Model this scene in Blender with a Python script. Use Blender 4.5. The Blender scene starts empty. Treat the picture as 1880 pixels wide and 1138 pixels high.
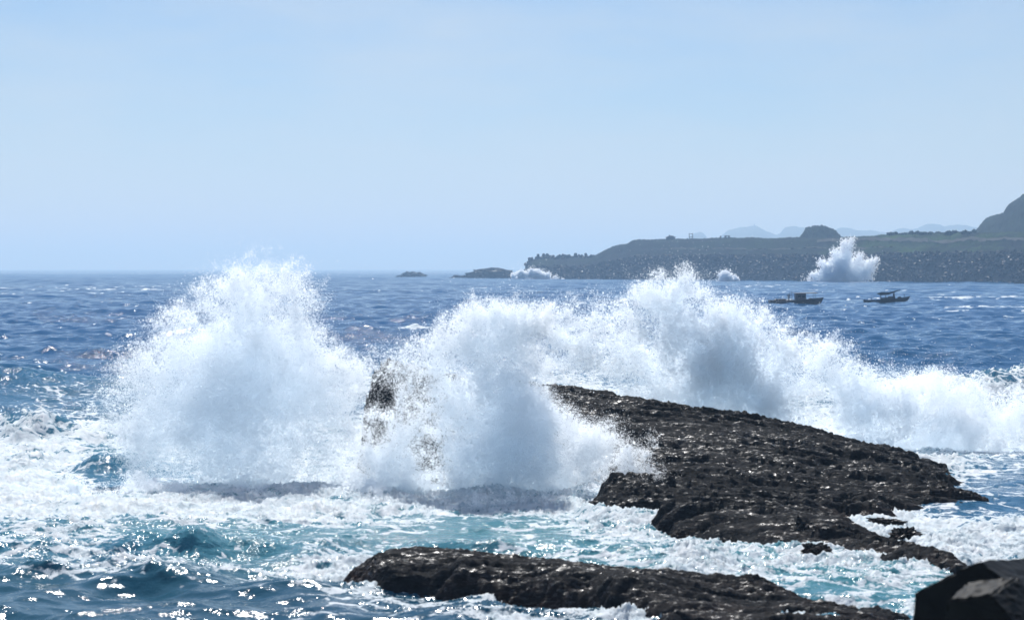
import bpy, bmesh, math, random
import numpy as np
from mathutils import Vector, Matrix

C = bpy.context.scene
COL = C.collection
R = math.radians
rng = np.random.default_rng(11)
random.seed(11)

# ------------------------------------------------------------------ camera
F = 4000.0          # focal length in photo pixels (photo 1880 wide)
H = 7.0             # eye height above the mean water level
cam_d = bpy.data.cameras.new('camera')
cam = bpy.data.objects.new('camera', cam_d); COL.objects.link(cam)
cam.location = (0, 0, H); cam.rotation_euler = (R(90), 0, 0)
cam_d.sensor_width = 36.0
cam_d.lens = 36.0 * F / 1880.0
cam_d.shift_y = -76.0 / 1880.0
cam_d.clip_start = 0.5; cam_d.clip_end = 60000
cam_d.dof.use_dof = True
cam_d.dof.focus_distance = 120.0
cam_d.dof.aperture_fstop = 1.4
C.camera = cam

# ------------------------------------------------------------------ sky, sun, exposure
SUN_EL, SUN_AZ = 48.0, -5.0       # azimuth from the view direction, negative = left
wd = bpy.data.worlds.new('World'); C.world = wd; wd.use_nodes = True
nt = wd.node_tree; nt.nodes.clear()
sky = nt.nodes.new('ShaderNodeTexSky'); sky.sky_type = 'NISHITA'; sky.sun_disc = False
sky.sun_elevation = R(SUN_EL); sky.sun_rotation = R(SUN_AZ)
sky.altitude = 0; sky.air_density = 1.0; sky.dust_density = 0.2; sky.ozone_density = 6.0
bg = nt.nodes.new('ShaderNodeBackground'); bg.inputs['Strength'].default_value = 0.083
wo = nt.nodes.new('ShaderNodeOutputWorld')
# thin cirrus veil: noise on the sky direction, stretched sideways
tc = nt.nodes.new('ShaderNodeTexCoord')
mp = nt.nodes.new('ShaderNodeMapping'); mp.inputs['Scale'].default_value = (2.2, 2.2, 9.0)
mp.inputs['Location'].default_value = (1.9, 0.7, 2.3)
cn = nt.nodes.new('ShaderNodeTexNoise'); cn.inputs['Scale'].default_value = 1.6; cn.inputs['Detail'].default_value = 7; cn.inputs['Roughness'].default_value = 0.6
cr = nt.nodes.new('ShaderNodeMapRange'); cr.inputs['From Min'].default_value = 0.40; cr.inputs['From Max'].default_value = 0.72
cr.inputs['To Min'].default_value = 0.0; cr.inputs['To Max'].default_value = 0.6
cm = nt.nodes.new('ShaderNodeMix'); cm.data_type = 'RGBA'; cm.inputs[7].default_value = (8.2, 8.8, 9.2, 1)
nt.links.new(tc.outputs['Generated'], mp.inputs['Vector']); nt.links.new(mp.outputs[0], cn.inputs['Vector'])
nt.links.new(cn.outputs['Fac'], cr.inputs['Value']); nt.links.new(cr.outputs[0], cm.inputs[0])
tint = nt.nodes.new('ShaderNodeMix'); tint.data_type = 'RGBA'; tint.blend_type = 'MULTIPLY'; tint.inputs[0].default_value = 1.0
tint.inputs[7].default_value = (0.98, 0.99, 1.07, 1)      # camera set to a cool white balance
nt.links.new(sky.outputs[0], tint.inputs[6]); nt.links.new(tint.outputs[2], cm.inputs[6]); nt.links.new(cm.outputs[2], bg.inputs['Color'])
nt.links.new(bg.outputs[0], wo.inputs['Surface'])

sun_d = bpy.data.lights.new('sun', 'SUN'); sun_d.energy = 5.0; sun_d.angle = R(0.53); sun_d.color = (1.0, 0.985, 0.96)
sun = bpy.data.objects.new('sun', sun_d); COL.objects.link(sun)
S = Vector((math.sin(R(SUN_AZ)) * math.cos(R(SUN_EL)), math.cos(R(SUN_AZ)) * math.cos(R(SUN_EL)), math.sin(R(SUN_EL))))
sun.rotation_euler = S.to_track_quat('Z', 'Y').to_euler()
sun.location = (0, 60, 60)

C.render.engine = 'CYCLES'
C.view_settings.view_transform = 'Standard'; C.view_settings.look = 'None'
C.view_settings.gamma = 1.0; C.view_settings.use_curve_mapping = False
C.view_settings.exposure = 0.0
C.cycles.max_bounces = 32; C.cycles.diffuse_bounces = 32; C.cycles.transmission_bounces = 32
C.cycles.glossy_bounces = 3; C.cycles.volume_bounces = 1; C.cycles.transparent_max_bounces = 64
C.cycles.caustics_reflective = False; C.cycles.caustics_refractive = False
C.cycles.sample_clamp_indirect = 6.0; C.cycles.sample_clamp_direct = 80.0

# ------------------------------------------------------------------ helpers
def P(px, py, D):
    """world point seen at photo pixel (px, py) at distance D"""
    return np.array([(px - 940.0) * D / F, D, H - (py - 493.0) * D / F])

def tag(o, label=None, cat=None, group=None, kind=None):
    if label: o['label'] = label
    if cat: o['category'] = cat
    if group: o['group'] = group
    if kind: o['kind'] = kind
    return o

def link(name, me, mat=None, parent=None, loc=None):
    o = bpy.data.objects.new(name, me); COL.objects.link(o)
    if mat and me is not None: me.materials.append(mat)
    if parent: o.parent = parent
    if loc is not None: o.location = loc
    return o

def empty(name, loc, rz=0):
    o = bpy.data.objects.new(name, None); COL.objects.link(o)
    o.location = loc; o.rotation_euler = (0, 0, rz); o.empty_display_size = 0.5
    return o

def grid_mesh(name, V, nr, nc, smooth=True, attrs=None):
    """V: (nr*nc, 3) row major"""
    me = bpy.data.meshes.new(name)
    i = np.arange(nr - 1)[:, None] * nc + np.arange(nc - 1)[None, :]
    Fq = np.stack([i, i + 1, i + 1 + nc, i + nc], -1).reshape(-1, 4).astype(np.int32)
    me.vertices.add(len(V)); me.vertices.foreach_set('co', V.astype(np.float32).ravel())
    me.loops.add(Fq.size); me.loops.foreach_set('vertex_index', Fq.ravel())
    me.polygons.add(len(Fq))
    me.polygons.foreach_set('loop_start', np.arange(0, Fq.size, 4, dtype=np.int32))
    me.polygons.foreach_set('use_smooth', np.full(len(Fq), smooth, bool))
    for k, a in (attrs or {}).items():
        at = me.attributes.new(k, 'FLOAT', 'POINT'); at.data.foreach_set('value', a.astype(np.float32).ravel())
    me.update(calc_edges=True)
    return me

def spec2(n, beta, seed, lo=1):
    r = np.random.default_rng(seed); f = np.fft.rfft2(r.standard_normal((n, n)))
    k = np.hypot(np.fft.fftfreq(n)[:, None] * n, np.fft.rfftfreq(n)[None, :] * n)
    k[k < lo] = np.inf
    a = np.fft.irfft2(f * k ** (-beta / 2.0), s=(n, n)); return ((a - a.mean()) / a.std()).astype(np.float32)

def spec3(n, beta, seed, lo=1):
    r = np.random.default_rng(seed); f = np.fft.rfftn(r.standard_normal((n, n, n)).astype(np.float32))
    kx = np.fft.fftfreq(n) * n; kz = np.fft.rfftfreq(n) * n
    k = np.sqrt(kx[:, None, None] ** 2 + kx[None, :, None] ** 2 + kz[None, None, :] ** 2)
    k[k < lo] = np.inf
    a = np.fft.irfftn(f * k ** (-beta / 2.0), s=(n, n, n)); return ((a - a.mean()) / a.std()).astype(np.float32)

def samp2(T, x, y, size):
    n = T.shape[0]; u = (x / size * n) % n; v = (y / size * n) % n
    i = np.floor(u).astype(int); j = np.floor(v).astype(int); fu = u - i; fv = v - j
    i %= n; j %= n; i1 = (i + 1) % n; j1 = (j + 1) % n
    return (T[i, j] * (1 - fu) * (1 - fv) + T[i1, j] * fu * (1 - fv) + T[i, j1] * (1 - fu) * fv + T[i1, j1] * fu * fv)

def samp3(T, x, y, z, size):
    n = T.shape[0]
    i = (np.round(x / size * n).astype(int)) % n; j = (np.round(y / size * n).astype(int)) % n; k = (np.round(z / size * n).astype(int)) % n
    return T[i, j, k]

def sstep(a, b, x):
    t = np.clip((x - a) / (b - a), 0, 1); return t * t * (3 - 2 * t)

def rbf(pts, vals, X, Y, sm=1e-3):
    pts = np.asarray(pts, float); n = len(pts); vals = np.asarray(vals, float)
    d2 = ((pts[:, None] - pts[None]) ** 2).sum(-1)
    K = np.sqrt(d2 + 0.05)
    K[np.diag_indices(n)] += sm
    A = np.zeros((n + 3, n + 3)); A[:n, :n] = K; A[:n, n] = 1; A[:n, n + 1:] = pts; A[n, :n] = 1; A[n + 1:, :n] = pts.T
    w = np.linalg.solve(A, np.r_[vals, 0, 0, 0])
    out = np.full(X.shape, w[n]) + w[n + 1] * X + w[n + 2] * Y
    for i in range(n): out += w[i] * np.sqrt((X - pts[i, 0]) ** 2 + (Y - pts[i, 1]) ** 2 + 0.05)
    return out

N2A = spec2(1024, 2.6, 1); N2B = spec2(1024, 2.0, 2); N2C = spec2(1024, 3.2, 3); N2D = spec2(1024, 1.4, 4)
N3A = spec3(160, 3.4, 5); N3B = spec3(160, 2.4, 6); N3C = spec3(160, 1.3, 7)

# ------------------------------------------------------------------ materials
def new_mat(name):
    m = bpy.data.materials.new(name); m.use_nodes = True; t = m.node_tree; t.nodes.clear()
    out = t.nodes.new('ShaderNodeOutputMaterial')
    def n(typ, **kw):
        x = t.nodes.new(typ)
        for k, v in kw.items():
            if k in x.inputs: x.inputs[k].default_value = v
            else: setattr(x, k, v)
        return x
    return m, t, out, n, t.links.new

def simple_mat(name, c, rough=0.6, var=0.3, scale=3.0, bump=0.3, c2=None, spec=0.5):
    m, t, out, n, L = new_mat(name)
    b = n('ShaderNodeBsdfPrincipled', Roughness=rough); b.inputs['Specular IOR Level'].default_value = spec
    tc = n('ShaderNodeTexCoord'); ns = n('ShaderNodeTexNoise', Scale=scale, Detail=6.0, Roughness=0.6)
    L(tc.outputs['Object'], ns.inputs['Vector'])
    mx = n('ShaderNodeMix', data_type='RGBA')
    c2 = c2 or tuple(v * (1 - var) for v in c)
    mx.inputs[6].default_value = (*c, 1); mx.inputs[7].default_value = (*c2, 1)
    rp = n('ShaderNodeMapRange'); rp.inputs['From Min'].default_value = 0.35; rp.inputs['From Max'].default_value = 0.65
    L(ns.outputs['Fac'], rp.inputs['Value']); L(rp.outputs[0], mx.inputs[0]); L(mx.outputs[2], b.inputs['Base Color'])
    if bump:
        bp = n('ShaderNodeBump', Strength=bump, Distance=0.05); L(ns.outputs['Fac'], bp.inputs['Height']); L(bp.outputs[0], b.inputs['Normal'])
    L(b.outputs[0], out.inputs['Surface']); return m

def rock_mat(name, scale=1.0, wet=0.24, bd=0.035):
    """dark wet layered rock with brown seaweed near the water line"""
    m, t, out, n, L = new_mat(name)
    b = n('ShaderNodeBsdfPrincipled'); 
    tc = n('ShaderNodeTexCoord')
    st = n('ShaderNodeMapping'); st.inputs['Scale'].default_value = (.38, 1.0, 1.6); st.inputs['Rotation'].default_value = (0, 0, .12); L(tc.outputs['Object'], st.inputs['Vector'])
    n1 = n('ShaderNodeTexNoise', Scale=6.5 * scale, Detail=9.0, Roughness=0.65); L(st.outputs[0], n1.inputs['Vector'])
    s2 = n('ShaderNodeMapping'); s2.inputs['Scale'].default_value = (.11, 1.0, 1.2); s2.inputs['Rotation'].default_value = (0, 0, .14); L(tc.outputs['Object'], s2.inputs['Vector'])
    n2 = n('ShaderNodeTexNoise', Scale=1.3 * scale, Detail=6.0, Roughness=0.65); L(s2.outputs[0], n2.inputs['Vector'])     # bands along the beds
    n3 = n('ShaderNodeTexVoronoi', Scale=13.0 * scale, feature='SMOOTH_F1'); L(tc.outputs['Object'], n3.inputs['Vector'])
    r1 = n('ShaderNodeValToRGB'); e = r1.color_ramp.elements
    e[0].position = 0.3; e[0].color = (0.006, 0.0063, 0.0072, 1); e[1].position = 0.75; e[1].color = (0.024, 0.025, 0.029, 1)
    L(n1.outputs['Fac'], r1.inputs['Fac'])
    brown = n('ShaderNodeMix', data_type='RGBA'); brown.inputs[7].default_value = (0.035, 0.014, 0.008, 1)
    L(r1.outputs[0], brown.inputs[6])
    sp = n('ShaderNodeSeparateXYZ'); L(tc.outputs['Object'], sp.inputs[0])
    hz = n('ShaderNodeMapRange'); hz.inputs['From Min'].default_value = 0.5; hz.inputs['From Max'].default_value = 0.0; L(sp.outputs['Z'], hz.inputs['Value'])
    br = n('ShaderNodeMapRange'); br.inputs['From Min'].default_value = 0.45; br.inputs['From Max'].default_value = 0.62; L(n2.outputs['Fac'], br.inputs['Value'])
    hz.inputs['To Max'].default_value = .4
    mu = n('ShaderNodeMath', operation='MULTIPLY'); L(hz.outputs[0], mu.inputs[0]); L(br.outputs[0], mu.inputs[1]); L(mu.outputs[0], brown.inputs[0])
    L(brown.outputs[2], b.inputs['Base Color'])
    nw = n('ShaderNodeTexNoise', Scale=9.0 * scale, Detail=4.0, Roughness=.6); L(st.outputs[0], nw.inputs['Vector'])
    ws = n('ShaderNodeMapRange'); ws.inputs['From Min'].default_value = .545; ws.inputs['From Max'].default_value = .70
    nm = n('ShaderNodeMath', operation='MULTIPLY_ADD'); nm.inputs[1].default_value = .5; L(n2.outputs['Fac'], nm.inputs[0]); no = n('ShaderNodeMath', operation='SUBTRACT'); no.inputs[1].default_value = .255
    L(nw.outputs['Fac'], no.inputs[0]); L(no.outputs[0], nm.inputs[2]); L(nm.outputs[0], ws.inputs['Value'])
    rr = n('ShaderNodeMapRange'); rr.inputs['To Min'].default_value = .75; rr.inputs['To Max'].default_value = wet; L(ws.outputs[0], rr.inputs['Value']); L(rr.outputs[0], b.inputs['Roughness'])
    rs = n('ShaderNodeMapRange'); rs.inputs['To Min'].default_value = .03; rs.inputs['To Max'].default_value = .45; L(ws.outputs[0], rs.inputs['Value']); L(rs.outputs[0], b.inputs['Specular IOR Level'])
    ad = n('ShaderNodeMath', operation='ADD'); L(n1.outputs['Fac'], ad.inputs[0])
    m3 = n('ShaderNodeMath', operation='MULTIPLY'); m3.inputs[1].default_value = 0.55; L(n3.outputs['Distance'], m3.inputs[0]); L(m3.outputs[0], ad.inputs[1])
    bp = n('ShaderNodeBump', Strength=0.9, Distance=bd / scale); L(ad.outputs[0], bp.inputs['Height']); L(bp.outputs[0], b.inputs['Normal'])
    L(b.outputs[0], out.inputs['Surface']); return m

def spray_mat(name, tr=0.9):
    """water drops: white, light passes on mostly forward; each drop scatters once (its far side lets the light out)"""
    m, t, out, n, L = new_mat(name)
    d = n('ShaderNodeBsdfDiffuse'); d.inputs['Color'].default_value = (0.96, 0.98, 0.995, 1)
    k = n('ShaderNodeBsdfTranslucent'); k.inputs['Color'].default_value = (0.96, 0.98, 0.995, 1)
    mx = n('ShaderNodeMixShader'); mx.inputs[0].default_value = tr
    L(d.outputs[0], mx.inputs[1]); L(k.outputs[0], mx.inputs[2])
    g = n('ShaderNodeNewGeometry'); tp = n('ShaderNodeBsdfTransparent'); m2 = n('ShaderNodeMixShader')
    L(g.outputs['Backfacing'], m2.inputs[0]); L(mx.outputs[0], m2.inputs[1]); L(tp.outputs[0], m2.inputs[2]); L(m2.outputs[0], out.inputs['Surface']); return m

def sea_mat():
    m, t, out, n, L = new_mat('sea_water')
    geo = n('ShaderNodeNewGeometry')
    fo = n('ShaderNodeAttribute', attribute_name='foam'); ae = n('ShaderNodeAttribute', attribute_name='aer')
    # water body
    w = n('ShaderNodeBsdfPrincipled', IOR=1.333); ro = n('ShaderNodeAttribute', attribute_name='rough'); L(ro.outputs['Fac'], w.inputs['Roughness'])
    bc = n('ShaderNodeMix', data_type='RGBA'); bc.inputs[6].default_value = (0.004, 0.078, 0.205, 1); bc.inputs[7].default_value = (0.07, 0.24, 0.28, 1)
    L(ae.outputs['Fac'], bc.inputs[0])
    de = n('ShaderNodeAttribute', attribute_name='darkening'); dm = n('ShaderNodeMix', data_type='RGBA'); dm.inputs[7].default_value = (.008, .05, .07, 1)   # darker teal water colour towards the near shore
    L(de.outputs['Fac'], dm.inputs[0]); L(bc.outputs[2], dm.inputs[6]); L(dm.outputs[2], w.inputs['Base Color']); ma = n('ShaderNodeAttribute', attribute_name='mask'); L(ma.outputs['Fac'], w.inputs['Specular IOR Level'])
    # ripples in three sizes
    mp = n('ShaderNodeMapping'); mp.inputs['Scale'].default_value = (0.8, 1.0, 1.0); L(geo.outputs['Position'], mp.inputs['Vector'])
    r1 = n('ShaderNodeTexNoise', Scale=1.1, Detail=5.0, Roughness=0.62, Distortion=0.4); L(mp.outputs[0], r1.inputs['Vector'])
    r2 = n('ShaderNodeTexNoise', Scale=7.0, Detail=4.0, Roughness=0.6); L(mp.outputs[0], r2.inputs['Vector'])
    ch = n('ShaderNodeAttribute', attribute_name='chop')
    b1 = n('ShaderNodeBump', Distance=0.42); L(ch.outputs['Fac'], b1.inputs['Strength']); L(r1.outputs['Fac'], b1.inputs['Height'])
    b2 = n('ShaderNodeBump', Distance=0.03); fi = n('ShaderNodeAttribute', attribute_name='fine'); L(fi.outputs['Fac'], b2.inputs['Strength']); L(r2.outputs['Fac'], b2.inputs['Height']); L(b1.outputs[0], b2.inputs['Normal'])
    L(b2.outputs[0], w.inputs['Normal'])
    # foam
    f = n('ShaderNodeBsdfPrincipled', Roughness=0.7); f.inputs['Specular IOR Level'].default_value = 0.3
    fm = n('ShaderNodeMapping'); fm.inputs['Scale'].default_value = (0.75, 1.0, 1.0); L(geo.outputs['Position'], fm.inputs['Vector'])
    fn = n('ShaderNodeTexNoise', Scale=1.7, Detail=9.0, Roughness=0.68, Distortion=0.9); L(fm.outputs[0], fn.inputs['Vector'])
    fc = n('ShaderNodeMix', data_type='RGBA'); fc.inputs[6].default_value = (0.46, 0.58, 0.64, 1); fc.inputs[7].default_value = (0.78, 0.81, 0.83, 1)
    fr = n('ShaderNodeMapRange'); fr.inputs['From Min'].default_value = 0.35; fr.inputs['From Max'].default_value = 0.65
    L(fn.outputs['Fac'], fr.inputs['Value']); L(fr.outputs[0], fc.inputs[0]); L(fc.outputs[2], f.inputs['Base Color'])
    fb = n('ShaderNodeBump', Strength=1.0, Distance=0.12); L(fn.outputs['Fac'], fb.inputs['Height']); L(fb.outputs[0], f.inputs['Normal'])
    # threshold: foam attribute against the noise
    a1 = n('ShaderNodeMath', operation='SUBTRACT'); L(fn.outputs['Fac'], a1.inputs[0]); a1.inputs[1].default_value = 0.5
    a2 = n('ShaderNodeMath', operation='MULTIPLY_ADD'); L(a1.outputs[0], a2.inputs[0]); a2.inputs[1].default_value = 2.0; L(fo.outputs['Fac'], a2.inputs[2])
    wv = n('ShaderNodeMix', data_type='VECTOR'); wv.inputs[0].default_value = .35
    wn = n('ShaderNodeTexNoise', Scale=1.2, Detail=4.0); L(fm.outputs[0], wn.inputs['Vector']); L(fm.outputs[0], wv.inputs[4]); L(wn.outputs['Color'], wv.inputs[5])
    vo = n('ShaderNodeTexVoronoi', Scale=2.1, feature='DISTANCE_TO_EDGE'); L(wv.outputs[1], vo.inputs['Vector'])
    la = n('ShaderNodeMapRange'); la.inputs['From Min'].default_value = .14; la.inputs['From Max'].default_value = .0; la.inputs['To Max'].default_value = .34
    L(vo.outputs['Distance'], la.inputs['Value'])
    gt = n('ShaderNodeMapRange'); gt.inputs['From Min'].default_value = .05; gt.inputs['From Max'].default_value = .25; L(fo.outputs['Fac'], gt.inputs['Value'])
    lg = n('ShaderNodeMath', operation='MULTIPLY'); L(la.outputs[0], lg.inputs[0]); L(gt.outputs[0], lg.inputs[1])
    a4 = n('ShaderNodeMath', operation='ADD'); L(a2.outputs[0], a4.inputs[0]); L(lg.outputs[0], a4.inputs[1])
    a3 = n('ShaderNodeMapRange', interpolation_type='SMOOTHSTEP'); a3.inputs['From Min'].default_value = 0.46; a3.inputs['From Max'].default_value = 0.70
    L(a4.outputs[0], a3.inputs['Value'])
    mx = n('ShaderNodeMixShader'); L(a3.outputs[0], mx.inputs[0]); L(w.outputs[0], mx.inputs[1]); L(f.outputs[0], mx.inputs[2])
    L(mx.outputs[0], out.inputs['Surface']); return m

M_ROCK = rock_mat('wet_dark_rock'); M_FAR = rock_mat('far_rock', 0.12, 0.4, 0.05)
M_SPRAY = spray_mat('white_spray'); M_SEA = sea_mat()
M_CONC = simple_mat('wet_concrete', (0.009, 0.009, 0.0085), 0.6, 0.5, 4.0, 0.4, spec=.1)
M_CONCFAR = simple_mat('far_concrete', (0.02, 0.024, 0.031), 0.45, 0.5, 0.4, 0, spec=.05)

# ------------------------------------------------------------------ sea surface
# foam and aerated (pale green) water, given at spots of the water surface: photo px, py, foam, aeration
TAB = np.array([
 (0,540,0,0),(470,540,0,0),(940,540,0,0),(1410,540,0,0),(1880,540,0,0),(0,600,0,0),(300,600,0,0),(620,600,0,0),(940,600,0,0),(1400,600,0,0),(1880,600,0,0),
 (0,650,0,.05),(150,650,.02,.05),(600,640,0,0),(1700,640,0,.05),(1880,650,0,.05),(-200,600,0,0),(2100,600,0,0),(-200,700,.1,.3),
 (0,690,.12,.35),(100,720,.2,.4),(200,720,.12,.4),(250,680,.06,.2),(350,690,.1,.2),(500,700,.3,.3),(700,700,.4,.4),(700,640,.05,.1),(900,660,.2,.2),(1200,660,.3,.3),(1450,660,.2,.2),
 (60,800,.4,.4),(20,768,.12,.3),(110,768,.3,.35),(150,790,.75,.5),(0,830,.75,.6),(100,835,.8,.6),(200,835,.5,.8),(60,880,.85,.6),(200,870,.1,.4),(300,890,.2,.5),(400,900,.55,.7),(500,908,.65,.7),(600,910,.7,.7),(700,898,.8,.7),
 (60,930,.8,.5),(200,940,.8,.6),(350,945,.9,.6),(550,945,.9,.6),(700,930,.85,.7),(850,900,.9,.8),(1000,900,.9,.8),(1100,930,.85,.7),(1150,960,.8,.8),(300,800,.5,.5),(600,830,.6,.6),(900,800,.8,.7),
 (50,980,.4,.7),(150,970,.45,.7),(270,980,.05,.9),(400,985,.2,.9),(550,980,.3,.9),(700,970,.5,.85),(850,985,.4,.9),(1000,985,.5,.95),(1150,1000,.5,.95),(-150,960,.6,.6),
 (50,1030,.35,.6),(200,1030,.4,.5),(350,1035,.2,.7),(500,1030,.2,.8),(600,1030,.65,.7),(620,1060,.5,.5),(800,1010,.2,.8),(-150,1040,.3,.6),
 (50,1080,.1,.35),(200,1080,.05,.32),(400,1080,.05,.3),(550,1085,.1,.25),(50,1130,0,.32),(300,1130,0,.28),(600,1130,.12,.2),(800,1110,.3,.2),(950,1115,.55,.3),(1050,1130,.5,.3),(-150,1130,0,.3),(300,1250,0,.3),(900,1250,.2,.3),
 (1300,1010,.7,.85),(1400,1035,.5,1),(1500,1050,.4,1),(1600,1060,.45,1),(1600,1100,.7,.85),(1680,1060,.4,1),(1500,1020,.55,.95),(1400,1110,.5,.5),(1650,1130,.5,.5),(1500,1250,.3,.6),(1850,1150,.4,.8),
 (1700,980,.95,.4),(1850,980,.95,.4),(1600,962,.95,.4),(1850,1020,.75,.5),(1700,1005,.9,.4),(2050,980,.9,.4),
 (1850,895,.3,.25),(1850,860,.35,.3),(1750,860,.7,.5),(1650,840,.9,.5),(1800,930,.45,.25),(2050,890,.3,.3),
 (1750,780,.85,.6),(1880,780,.85,.6),(1880,725,.3,.3),(1700,715,.3,.3),(1600,720,.8,.5),(1300,720,.8,.5),(1000,740,.8,.5),(2050,760,.7,.5)])

def lut(px, py):
    w0 = np.zeros(px.shape); f = np.zeros(px.shape); a = np.zeros(px.shape)
    for x, y, fo, ae in TAB:
        s = 48.0 if y > 650 else 90.0
        w = np.exp(-(((px - x) / (1.5 * s)) ** 2 + ((py - y) / (0.55 * s)) ** 2)) + 1e-4 / (1 + ((px - x) / 100) ** 2 + ((py - y) / 40) ** 2)
        w0 += w; f += w * fo; a += w * ae
    return f / w0, a / w0

wr = np.random.default_rng(5)
WAVES = []
for lam, amp, cnt in ((46, .22, 3), (30, .14, 4), (19, .075, 5), (12, .062, 7), (7.5, .065, 9), (4.6, .06, 12), (2.9, .042, 13), (1.8, .024, 12), (1.1, .010, 9), (.7, .008, 10), (.45, .005, 10)):
    for i in range(cnt):
        l = lam * wr.uniform(.8, 1.25); th = R(-80) + wr.normal(0, R(14 if lam > 15 else 32)); k = 2 * math.pi / l
        WAVES.append((k * math.cos(th), k * math.sin(th), amp * wr.uniform(.6, 1.3) / math.sqrt(cnt) * 1.5, wr.uniform(0, 6.28), l))

def ridge(X, Y, x0, y0, x1, y1, h, wf, wb, endsoft=0.25):
    """a wave crest along a segment: steep to the shore (front width wf), long behind (wb)"""
    dx, dy = x1 - x0, y1 - y0; L = math.hypot(dx, dy); tx, ty = dx / L, dy / L
    u = ((X - x0) * tx + (Y - y0) * ty) / L; v = -(X - x0) * ty + (Y - y0) * tx
    if tx < 0: v = -v
    v = v + 0.35 * wf * samp2(N2C, X, Y + 31, 26.0)
    pr = np.where(v < 0, np.exp(-(v / wf) ** 2), np.exp(-(v / wb) ** 2))
    e = sstep(-endsoft, endsoft, u) * sstep(1 + endsoft, 1 - endsoft, u)
    h = h * .85
    return h * pr * e * (1 + 0.25 * samp2(N2C, X + 7, Y, 16.0))

def wpos(px, py, z):
    D = (H - z) * F / (py - 493.0); return (px - 940.0) * D / F, D

RIDGES = []
def add_ridge(pa, pb, z, wf, wb, es=.25):
    a = wpos(*pa, z); b = wpos(*pb, z); RIDGES.append((a[0], a[1], b[0], b[1], z, wf, wb, es))
add_ridge((-250, 690), (110, 684), .95, 2.4, 3.2)           # swell at the left
add_ridge((-150, 742), (120, 752), 1.25, 1.5, 3.0)           # wave over the left reef
add_ridge((130, 1003), (330, 1030), 0.42, .55, 1.5)          # nearest breaking crest
add_ridge((-160, 1035), (150, 1020), 0.36, .5, 1.4)
add_ridge((190, 965), (390, 968), 0.62, .9, 1.8)
add_ridge((-120, 985), (110, 985), 0.45, .8, 1.8)
add_ridge((420, 985), (640, 990), 0.3, .7, 1.5)
add_ridge((150, 838), (300, 834), 0.5, .8, 2.0)
add_ridge((1690, 703), (2000, 690), 1.4, 2.0, 7.0)           # surf line at the right
add_ridge((1500, 845), (1800, 838), 0.35, .8, 2.0)
add_ridge((1040, 925), (1200, 945), 0.35, .5, 1.2)
add_ridge((1480, 1062), (1600, 1075), 0.25, .4, .9)
add_ridge((1120, 985), (1330, 1012), 0.25, .4, 1.0)
add_ridge((1820, 1035), (2000, 1030), 0.45, .6, 1.4)
add_ridge((700, 985), (1000, 1000), 0.25, .5, 1.0)

def sea_fields(X, Y, dx, dy):
    cut = np.maximum(dy * 1.8, dx * 2.5)
    wind = 1 + .35 * sstep(110, 170, Y); front = 1 + .8 * sstep(60, 50, Y)
    Z = np.zeros_like(X); GX = np.zeros_like(X); GY = np.zeros_like(X)
    calm = 0.28 + 0.72 * sstep(80, 135, Y)      # the reef shelters the near water from the long swell
    for kx, ky, a, ph, l in WAVES:
        A = a * sstep(cut * 0.7, cut * 1.4, l) * (calm if l > 6 else .6 + .4 * calm) * (wind if l < 13 else 1.0) * (front if 1.0 < l < 4.5 else (1 + .5 * sstep(62, 50, Y) if l <= 1.0 else 1.0))
        t = kx * X + ky * Y + ph; k = math.hypot(kx, ky)
        c = np.cos(t); s = np.sin(t)
        Z += A * c; GX -= 0.8 * A * kx / k * s; GY -= 0.8 * A * ky / k * s
    near = sstep(170, 120, Y)
    for r in RIDGES: Z += ridge(X, Y, *r) * near
    return Z, GX, GY

def sea_part(D, nc):
    D = np.array(D); nr = len(D)
    u = np.linspace(-1, 1, nc); u = 0.31 * (0.8 * u + 0.2 * u ** 3)
    X = (D[:, None] * u[None, :]); Y = np.repeat(D[:, None], nc, 1)
    dx = np.repeat((D * 0.31 * 2 / nc * .9)[:, None], nc, 1); dy = np.repeat(np.gradient(D)[:, None], nc, 1)
    Z, GX, GY = sea_fields(X, Y, dx, dy)
    px = 940 + X / Y * F; py = 493 + H * F / Y
    foam, aer = lut(px, py)
    far = Y > 240
    foam = np.where(far, 0, foam); aer = np.where(far, 0, aer)
    # foam breaks up in patches and streaks, collects on crests
    pat = samp2(N2A, X * .55, Y, 26.0) * .5 + samp2(N2B, X * .6, Y, 9.0) * .28
    on = sstep(.02, .2, foam)
    foam = np.clip(foam + 0.24 * pat * on * (1 - .3 * foam), 0, 1.3)
    # white caps out at sea; the finer flecks also paint in sun glints
    wc = sstep(2.6, 3.1, samp2(N2B, X * .35, Y * .8, 80.0) + Z * 1.5) * sstep(110, 200, Y) * sstep(1400, 700, Y)
    foam = np.maximum(foam, wc * .8)
    lump = samp2(N2B, X, Y + 3, 7.0) * .045 + samp2(N2A, X + 5, Y, 14.0) * .07
    Z = Z + lump * sstep(.25, .8, foam) * (Y < 240)
    chop = .45 - .18 * sstep(160, 300, Y) + .18 * np.clip(samp2(N2C, X * .5, Y, 60.0), -1, 1.5) - .3 * sstep(62, 48, Y)
    chop = np.clip(chop, .1, 2)
    V = np.stack([X + GX, Y + GY, Z], -1).reshape(-1, 3)
    far_ = sstep(250, 1600, Y)
    return V, nr, nc, {'foam': foam, 'aer': aer, 'chop': chop, 'fine': chop * sstep(170, 70, Y), 'darkening': .65 * sstep(54, 48, Y) * sstep(6, 1, X), 'mask': .28 - .16 * far_, 'rough': .05 + .03 * sstep(64, 54, Y) + .15 * far_}

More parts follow.
